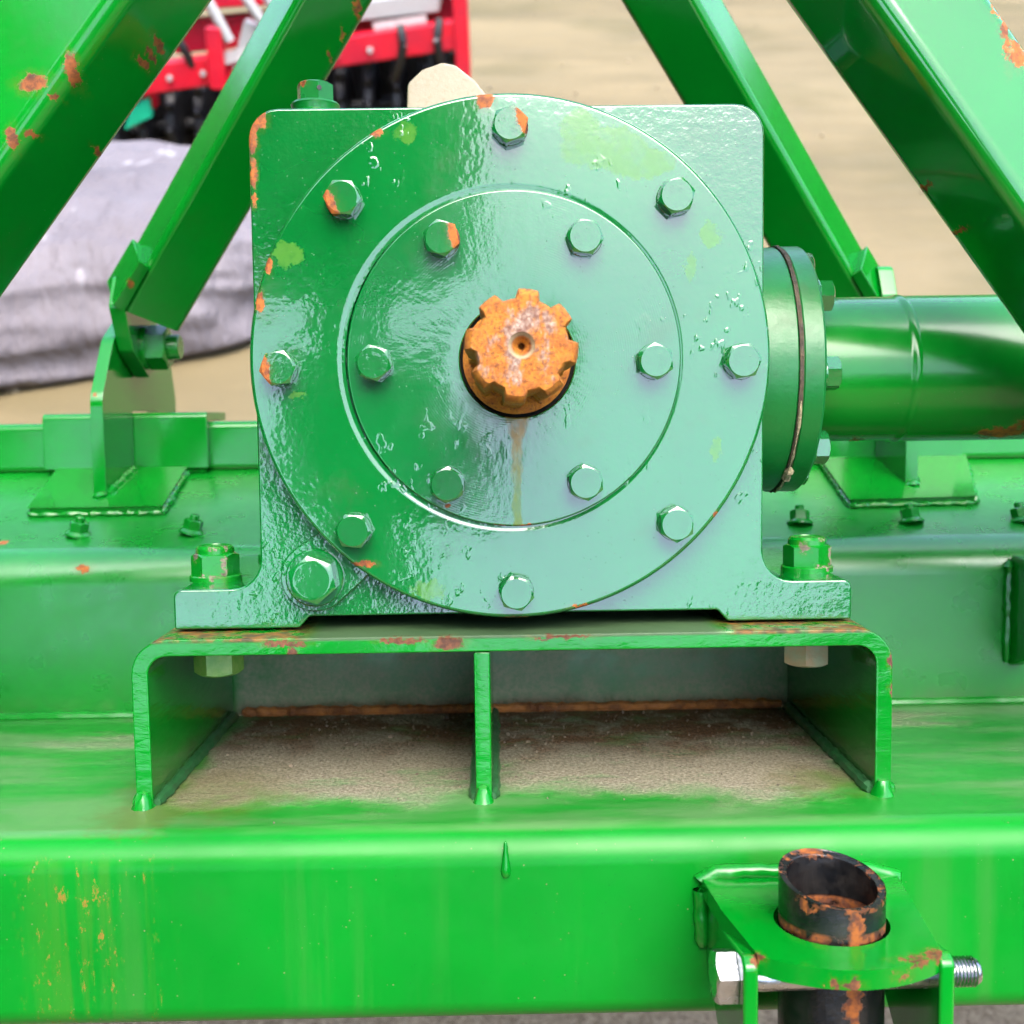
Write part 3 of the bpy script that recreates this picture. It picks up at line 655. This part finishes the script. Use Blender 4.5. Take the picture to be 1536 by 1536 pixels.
# struts. v points to the viewer's side; each is a square tube turned so one long edge leads
v = Vector((0, -1, 0))
def strut(A, B, a, th, side, mat, rnd=.006, ref=None):
    A, B = Vector(A), Vector(B); ax = (B - A).normalized(); v = (CAM_M - ref).normalized(); up = v.cross(ax).normalized()
    if up.x * side < 0: up = -up                      # outward / upward side
    vv = (v - ax * v.dot(ax)).normalized()
    n_in = vv * math.cos(th) - up * math.sin(th); n_out = vv * math.sin(th) + up * math.cos(th)
    bm = new(); tube4(bm, A, B, a, n_in, n_out, rnd, .004, 5); return P('strut', bm, mat)
def along(p, q, z): p, q = Vector(p), Vector(q); return p + (q - p) * ((z - p.z) / (q.z - p.z))
M_SL = paint('left_strut_paint', FRAME, chip_col=(.62, .16, .015), rough=.13, peel=.00003, lump=.00004, lump_scale=30, dirt=.12, wob=.0019,
             chips=[((-.178, -.03, .1035), (.0062, .02, .0035)), ((-.1640, -.037, .1090), (.0020, .012, .0058)), ((-.1870, -.04, .0835), (.0020, .012, .0042)), ((-.1805, -.04, .0855), (.0022, .012, .0012)), ((-.197, -.035, .0800), (.0030, .02, .0026)), ((-.1395, -.007, .127), (.0010, .008, .0042)), ((-.1425, -.008, .1225), (.0010, .008, .0028)), ((-.1454, -.010, .1190), (.0014, .008, .0018)), ((-.1685, .0024, .0863), (.0008, .008, .0030)), ((-.171, -.04, .0985), (.0018, .01, .0009))])
M_SR = paint('right_strut_paint', FRAME, .13, .00002, .00004, 30, dirt=.12, coat=.6, wob=.0035,
             chips=[((.1915, -.02, .122), (.0016, .03, .012)), ((.1965, -.02, .1130), (.0040, .03, .0050)), ((.187, -.02, .129), (.0022, .02, .0022)), ((.1852, -.004, .0500), (.0022, .008, .0010)), ((.1716, -.001, .0674), (.0010, .008, .0022))])
M_SB = paint('rear_strut_paint', FRAME, .13, .00003, .00004, 30, dirt=.1, wob=.003, chips=[((-.2349, .2454, .0632), (.0018, .01, .0022)), ((-.0840, .207, .2145), (.0016, .01, .0050)), ((-.0935, .2104, .2015), (.0008, .01, .004)), ((-.1019, .2151, .1904), (.0008, .01, .003))])
FA = .0458
L0, L1 = (-.1437, -.04, .1326), (-.1912, -.04, .0713)
sA = along(L0, L1, .37); sB = along(L0, L1, -.165)
strut(sA, sB, .050, R(53.0), -1, M_SL, .0075, (Vector(L0) + Vector(L1)) / 2)
Q0, Q1 = (.1379, -.04, .1299), (.1957, -.04, .0518)
strut(along(Q0, Q1, .37), along(Q0, Q1, -.165), FA, R(49.8), 1, M_SR, .0075, (Vector(Q0) + Vector(Q1)) / 2)
K0, K1 = (-.1164, .19, .2141), (-.2429, .255, .0477)
rl = strut(along(K0, K1, .373), along(K0, K1, .0475), .040, R(20), -1, M_SB, .005, (Vector(K0) + Vector(K1)) / 2)
J0, J1 = (.1112, .19, .2119), (.2273, .255, .0565)
rr = strut(along(J0, J1, .373), along(J0, J1, .045), .040, R(20), 1, M_SB, .005, (Vector(J0) + Vector(J1)) / 2)
# flattened ends of the rear struts, bolted to the lugs
def strut_end(st, s, K0, K1):
    k0, k1 = Vector(K0), Vector(K1); d = (k1 - k0).normalized()
    xo = -.2515 if s < 0 else .2508
    bm = new()
    q = [(.262, .070), (.252, .050), (.268, .022), (.300, .006), (.330, .018), (.318, .052), (.300, .075)]
    prism(bm, round_poly(q, .006, 3), xo if s < 0 else xo - .010, xo + .010 if s < 0 else xo, 'yz'); bevel(bm, .001, 2, 40); P('end_plate', bm, M_SB, st)
    v = (CAM_M - (k0 + k1) / 2).normalized(); up = v.cross(d).normalized()
    if up.x * s < 0: up = -up
    vv = (v - d * v.dot(d)).normalized(); th = R(20)
    ni = vv * math.cos(th) - up * math.sin(th); no = vv * math.sin(th) + up * math.cos(th)
    e = along(K0, K1, .0475 if s < 0 else .038)
    bm = new(); cs = []
    quad = [(-.034, -.001), (.0015, -.001), (-.001, .0075), (-.036, .0065)]
    A_ = [bm.verts.new(e + d * a + no * b + ni * .0012) for a, b in quad]; B_ = [bm.verts.new(e + d * a + no * b - ni * .030) for a, b in quad]
    bm.faces.new(A_); bm.faces.new(B_[::-1])
    for i in range(4): bm.faces.new((A_[i], B_[i], B_[(i + 1) % 4], A_[(i + 1) % 4]))
    bevel(bm, .001, 2); P('gusset', bm, M_SB, st)
    hm = Matrix.Translation((xo + (.010 if s < 0 else -.010), .296, .0265)) @ Matrix.Rotation(R(90 if s < 0 else -90), 4, 'Y')
    bm = new(); hexhead(bm, .026, .013, hm, .92, washer=(.0150, .0025)); lathe(bm, [(0, .0145), (.0085, .0145), (.0085, .0215), (.0075, .0228), (0, .0228)], 24, hm); P('pivot_nut', bm, M_BOLT2, st)
strut_end(rl, -1, K0, K1); strut_end(rr, 1, J0, J1)

# stand bracket on the beam front
BZ = -.2055
M_CLEVIS = paint('clevis_paint', FRAME, .13, .00004, .00006, 60, dirt=.1, wob=.003, chip_col=(.48, .15, .03),
                 chips=[((.132, -.115, -.2065), (.008, .003, .0012)), ((.139, -.111, -.206), (.004, .003, .0022)), ((.0785, -.111, -.2065), (.002, .003, .0022)), ((.1075, -.1215, -.2110), (.0030, .003, .0020)), ((.1015, -.121, -.2105), (.002, .003, .0015)), ((.1240, -.1180, -.2090), (.0035, .002, .0020)), ((.1315, -.044, -.222), (.0016, .006, .007))])
outer = [(.0715, -.0425), (.0738, -.075), (.0790, -.1085)]
arc = [(.0790 + (.1415 - .0790) * k / 14, -.1100 - .0120 * math.sin(PI * k / 14) ** .8) for k in range(15)]
outer += arc + [(.1415, -.1085), (.1455, -.075), (.1490, -.0425)]
hc = [(.1113 + .0203 * math.cos(2 * PI * k / 40), -.0850 + .0203 * math.sin(2 * PI * k / 40)) for k in range(40)]
bm = new()
def loop(pts, z): 
    vs = [bm.verts.new((x, y, z)) for x, y in pts]; es = [bm.edges.new((vs[i], vs[(i + 1) % len(vs)])) for i in range(len(vs))]; return vs, es
for z in (BZ, BZ - .0068):
    o_, e1 = loop(outer, z); h_, e2 = loop(hc, z)
    bmesh.ops.triangle_fill(bm, use_beauty=True, use_dissolve=False, edges=e1 + e2)
    if z == BZ: to, th_ = o_, h_
for i in range(len(outer)): bm.faces.new((to[i], to[(i + 1) % len(outer)], o_[(i + 1) % len(outer)], o_[i]))
for i in range(40): bm.faces.new((th_[i], th_[(i + 1) % 40], h_[(i + 1) % 40], h_[i]))
sbr = P('stand_bracket', bm, M_CLEVIS, angle=35)
for x0, x1 in ((.0738, .0790), (.1400, .1452)):
    bm = new(); prism(bm, round_poly([(-.0425, BZ - .0060), (-.0425, -.236), (-.078, -.262), (-.098, -.275), (-.1125, -.275), (-.1125, BZ - .003), (-.1085, BZ - .0008), (-.075, BZ - .0070)], [0, .002, .004, .006, .006, .003, .003, 0], 4), x0, x1, 'yz'); bevel(bm, .0012, 3, 50)
    P('cheek_plate', bm, M_CLEVIS, sbr)
bm = new(); sweep(bm, [(.0725, -.0435, -.234), (.0718, -.0438, -.215), (.0722, -.0438, -.2070), (.078, -.0438, -.2040), (.095, -.0438, -.2040), (.115, -.0438, -.2045), (.138, -.0438, -.2040), (.1485, -.0438, -.2065), (.1490, -.0438, -.216)], .0032, 10, .22, .0030); P('weld_bead', bm, M_WELD, sbr)
# parking stand pipe with a slanted cut, held by the bracket
st = thing('parking_stand', 'black rusty steel pipe stand with slanted open top in the green bracket', 'stand pipe', (.1113, -.085, -.80))
bm = new(); n = 56; ro_, ri_ = .0186, .0157; rows = []
GZ = None
for r in (ro_, ri_):
    for lvl in range(3):
        ring = []
        for k in range(n):
            a = 2 * PI * k / n; x, y = r * math.cos(a), r * math.sin(a)
            zt = -.1905 - .10 * x + .20 * y
            z = zt if lvl == 0 else (zt - .006 if lvl == 1 else -.80)
            ring.append(bm.verts.new((.1113 + x, -.085 + y, z)))
        rows.append(ring)
def bridge(a, b):
    for k in range(n): bm.faces.new((a[k], a[(k + 1) % n], b[(k + 1) % n], b[k]))
bridge(rows[0], rows[1]); bridge(rows[1], rows[2]); bridge(rows[3], rows[4]); bridge(rows[4], rows[5]); bridge(rows[0], rows[3]); bridge(rows[2], rows[5])
bevel(bm, .0006, 2, 50); finish(bm, 'pipe', M_PIPE, st)
bm = new(); box(bm, .0613, .1613, -.135, -.035, -.806, -.800); bevel(bm, .001, 1); finish(bm, 'foot_plate', M_PIPE, st)
# bright zinc bolt through the cheeks
hm = Matrix.Translation((0, -.098, -.2188)) @ Matrix.Rotation(R(90), 4, 'Y')
bm = new(); hexhead(bm, .0168, .0075, Matrix.Translation((.0736, -.098, -.2188)) @ Matrix.Rotation(R(-90), 4, 'Y'), .92, rot=.2)
prof = [(0, .0730), (.0052, .0730), (.0052, .1420)]
z = .1420
while z < .1578: prof += [(.0052, z), (.0045, z + .0006)]; z += .00125
prof += [(.0044, z), (.0038, z + .0008), (0, z + .0008)]
lathe(bm, prof, 28, hm); P('cross_bolt', bm, M_ZINC, sbr)

# ------------------------------------------------------------------ the yard behind (world coordinates, metres)
Ci = cam.matrix_world.copy()
def ground_at(px, py, z=0.):
    d = (Ci.to_3x3() @ Vector(((px - 768) / 1700, (768 - py) / 1700, -1))); o = Ci.translation
    return o + d * ((z - o.z) / d.z)
# wrapped bundle under a grey tarpaulin
def mat_tarp():
    t = NT('grey_tarpaulin')
    n = t.noise(3, 4, t.stretch((1, .6, 2)), rough=.6)
    col = t.mix(t.ramp(n, .25, .75), (.26, .225, .255), (.46, .415, .46))
    col = t.mix(t.ramp(t.noise(14, 5, t.stretch((1, .4, .4))), .6, .72), col, (1.1, 1.06, 1.12))
    nrm = t.bump(t.noise(6, 4, t.stretch((1.6, .8, .5)), rough=.6), .07, .7)
    return t.set(Base_Color=col, Roughness=.75, Normal=nrm)
bl = ground_at(0, 560); br = ground_at(380, 500)
dirx = (br - bl).normalized(); diry = Vector((-dirx.y, dirx.x, 0))
bun = thing('wrapped_bundle', 'grey tarpaulin bundle lying on the sandy ground behind the left struts', 'bundle', bl + diry * .35, False)
bm = new(); bmesh.ops.create_icosphere(bm, subdivisions=6, radius=1)
Lh = .62; cx = -.12
for q in bm.verts:
    p = q.co.copy()
    e = lambda u, k: math.copysign(abs(u) ** k, u)
    p = Vector((e(p.x, .7) * .72, e(p.y, .75) * .42, max(e(p.z, .8), -.55) * .185))
    f = .06 * mnoise.noise(Vector((p.x * 2.6, p.y * 3, p.z * 3))) + .055 * (1 - abs(mnoise.noise(Vector((p.x * 2.2 + p.z * 3, p.y * 7, p.z * 13 + 3))))) + .03 * (1 - abs(mnoise.noise(Vector((p.x * 5, p.y * 12, p.z * 22 + p.x * 6)))))
    p = p * (1 + f * 2.2) + Vector((0, 0, .105))
    q.co = bl + dirx * (p.x + .02) + diry * (p.y + .36) + Vector((0, 0, max(p.z, .004)))
finish(bm, 'tarpaulin', mat_tarp(), bun, 180)
# red seeder standing farther back
def red(name, c, r=.35): return simple(name, c, r, 0, None, .12, 8)
M_RED = red('red_paint', (1.7, .016, .06)); M_TEAL = red('teal_paint', (.01, .9, .5)); M_SILVER = simple('galvanised', (1.1, 1.1, 1.1), .4, .1, None, .15, 12); M_TIRE = simple('black_rubber', (.018, .018, .022), .5, 0, None, .4, 20); M_WHITE = simple('white_sticker', (1.9, 1.8, 1.75), .5)
o0 = ground_at(470, 245); SD = o0.y
seed = thing('seeder', 'red seeder with black studded rollers standing behind the green machine', 'seeder', (o0.x, o0.y, 0), False)
def spt(px, py, dy=0.):
    d = (Ci.to_3x3() @ Vector(((px - 768) / 1700, (768 - py) / 1700, -1))); o = Ci.translation
    return o + d * ((SD + dy - o.y) / d.y)
def bar(name, a, b, w, h, mat, par=seed):
    a, b = Vector(a), Vector(b); bm = new(); d = (b - a); L = d.length; q = d.to_track_quat('X', 'Z').to_matrix().to_4x4()
    box(bm, 0, L, -w / 2, w / 2, -h / 2, h / 2); bevel(bm, min(w, h) * .12, 2); bmesh.ops.transform(bm, matrix=Matrix.Translation(a) @ q, verts=bm.verts); return finish(bm, name, mat, par)
rail = bar('front_rail', spt(150, 128), spt(700, 48), .08, .085, M_RED)
bar('upper_rail', spt(260, 55, .25), spt(690, 12, .25), .07, .10, M_RED)
bar('top_tray', spt(250, -8, .3), spt(690, -40, .3), .30, .07, M_RED)
bar('seed_box', spt(520, 12, .12), spt(660, -4, .12), .22, .055, M_SILVER)
bar('end_plate', spt(690, -20, .05), spt(696, 112, .05), .20, .045, M_RED)
bar('post', spt(322, 40, -.05), spt(330, 132, -.05), .06, .05, M_RED)
bar('post', spt(215, 40, .1), spt(225, 160, .1), .06, .05, M_RED)
bar('sticker', spt(334, 88, -.055), spt(372, 80, -.055), .004, .035, M_WHITE)
bar('chute', spt(385, 35, -.02), spt(372, 85, -.02), .05, .07, M_SILVER)
for a, b in (((300, -20), (345, 62)), ((350, -30), (400, 42)), ((392, -20), (420, 30))):
    bm = new(); sweep(bm, [spt(*a, -.06), spt(*b, -.06)], .016, 12); finish(bm, 'feed_pipe', M_SILVER, seed)
random.seed(3)
for i in range(13):                              # rollers: studded black wheels on one axle
    px = 190 + i * 41; py = 172 - (px - 190) * .105
    c = spt(px, py + 24, .18); Rw = .155
    bm = new(); wm = Matrix.Translation(c) @ Matrix.Rotation(R(90), 4, 'Y')
    lathe(bm, [(.03, -.020), (Rw * .8, -.020), (Rw * .88, -.012), (Rw * .88, .012), (Rw * .8, .020), (.03, .020)], 28, wm, True)
    for k in range(12):
        a = 2 * PI * k / 12 + i * .21; d = Vector((0, math.cos(a), math.sin(a)))
        lathe(bm, [(.018, Rw * .82), (.014, Rw * 1.02), (.008, Rw * 1.06), (0, Rw * 1.07)], 8, Matrix.Translation(c) @ d.to_track_quat('Z', 'X').to_matrix().to_4x4())
    wl_ = finish(bm, 'roller_wheel', M_TIRE, seed)
    bm = new(); lathe(bm, [(.0, -.024), (.018, -.024), (.018, .024), (0, .024)], 12, wm); finish(bm, 'hub_nut', M_SILVER, wl_)
bm = new(); sweep(bm, [spt(160, 200, .18), spt(700, 142, .18)], .022, 12); finish(bm, 'axle', M_TIRE, seed)
bar('dark_backing', spt(120, 185, .36), spt(690, 125, .36), .02, .36, M_TIRE)  # black sheet added so the gaps behind the rollers stay dark
bm = new(); tp = [spt(*q, -.02) for q in ((186, 196), (196, 160), (222, 146), (228, 176))]
f = bm.faces.new([bm.verts.new(p) for p in tp]); r = bmesh.ops.extrude_face_region(bm, geom=[f])
for q in r['geom']:
    if isinstance(q, bmesh.types.BMVert): q.co.y += .03
bevel(bm, .004, 2); finish(bm, 'teal_plate', M_TEAL, seed)
bar('teal_leg', spt(166, 225, -.05), spt(188, 268, -.05), .03, .022, M_TEAL)

for k in range(9):
    bm = new(); hexhead(bm, .017, .010, Matrix.Translation(spt(255 + k * 50, 117 - k * 7, -.046)) @ TOCAM, .9, seg=12); finish(bm, 'bolt', M_SILVER, seed)
for k, (a, b, c) in enumerate((((250, 30), (275, 70), (300, 120)), ((440, 0), (455, 50), (430, 95)), ((600, 40), (612, 75), (590, 120)), ((660, 30), (650, 70), (668, 112)))):
    bm = new(); q = [spt(*a, -.03), spt(*b, -.08), spt(*c, .0)]; pts = [q[0] * (1 - u) ** 2 + q[1] * 2 * u * (1 - u) + q[2] * u * u for u in [i / 10 for i in range(11)]]
    sweep(bm, pts, .014, 8); finish(bm, 'hose', M_TIRE, seed)
bar('sticker', spt(560, 40, -.002), spt(640, 28, -.002), .004, .022, M_WHITE)
random.seed(21)
bm = new()
for k in range(260):
    x, y = random.uniform(-4, 6), random.uniform(1.6, 9); r = random.uniform(.004, .012)
    q = bmesh.ops.create_icosphere(bm, subdivisions=1, radius=r, matrix=Matrix.Translation((x, y, r * .3 + .012 * mnoise.noise(Vector((x, y, 0)) * .35))))['verts']
    for u in q: u.co += Vector((random.uniform(-1, 1), random.uniform(-1, 1), random.uniform(-.6, .6))) * r * .3
stn = finish(bm, 'loose_stones', simple('stone', (.55, .45, .28), .9, 0, None, .5, 9), None, 20); stn['kind'] = 'stuff'; stn['label'] = 'small loose stones scattered on the sandy ground behind'; stn['category'] = 'stones'

# unseen dark screens added behind the viewer to shape reflections in the cover
M_DARK = simple('dark_screen_matte', (.018, .02, .018), .8, 0, None, .4, 3)
reflection_screen = thing('dark_reflection_set', 'dark screens added out of view behind the viewer, only mirrored in the gloss paint', 'reflection_screen', (-1.6, -4, 0), False)
bm = new(); box(bm, -2.75, -.10, -4.35, -2.0, 4.00, 4.10); finish(bm, 'upper_screen', M_DARK, reflection_screen)
bm = new(); box(bm, -1.10, -.02, -4.30, -3.7, 2.62, 3.28); finish(bm, 'lower_screen', M_DARK, reflection_screen)
bm = new(); box(bm, -2.75, -2.6, -4.3, 3.0, 0, 3.998); finish(bm, 'wall', M_DARK, reflection_screen)  # added side slab, keeps sky reflection off the left strut's upper face
bm = new(); box(bm, -1.00, -.66, -4.29, -4.16, 0, 3.998); finish(bm, 'post', M_DARK, reflection_screen)  # added upright, darkens the reflection at the cover's left edge
bm = new(); box(bm, -.66, -.44, -4.28, -4.18, 0, 2.618); finish(bm, 'narrow_screen', M_DARK, reflection_screen)
# unseen dark ring added around the yard to darken low reflections
def mat_dark_ring():
    t = NT('dark_ring_matte'); return t.set(Base_Color=t.mix(t.ramp(t.noise(4, 6, rough=.7), .35, .65), (.02, .05, .015), (.10, .18, .05)), Roughness=.8)
bm = new(); bmesh.ops.create_grid(bm, x_segments=90, y_segments=16, size=1)
for q in bm.verts:
    a, w = q.co.x * PI, (q.co.y + 1) / 2 * PI
    cs = Vector((math.cos(a), math.sin(a), 0))
    hh = 3.2 + .6 * mnoise.noise(cs * 5) + (1.9 if -1.3 < a < -.75 else 0)
    rr_ = 1 + .35 * mnoise.noise(Vector((a * 9, w * 2, 1)))
    q.co = cs * (14 + math.cos(w) * 1.1 * rr_) + Vector((0, 0, math.sin(w) ** .5 * hh * (.9 + .1 * rr_)))
bmesh.ops.remove_doubles(bm, verts=bm.verts, dist=.001)
hd = finish(bm, 'reflection_ring', mat_dark_ring(), None, 180); hd['label'] = 'dark ring added out of view around the yard, only mirrored in the green paint'; hd['category'] = 'reflection_ring'

for o in bpy.data.objects:
    if 'off' in o: del o['off']
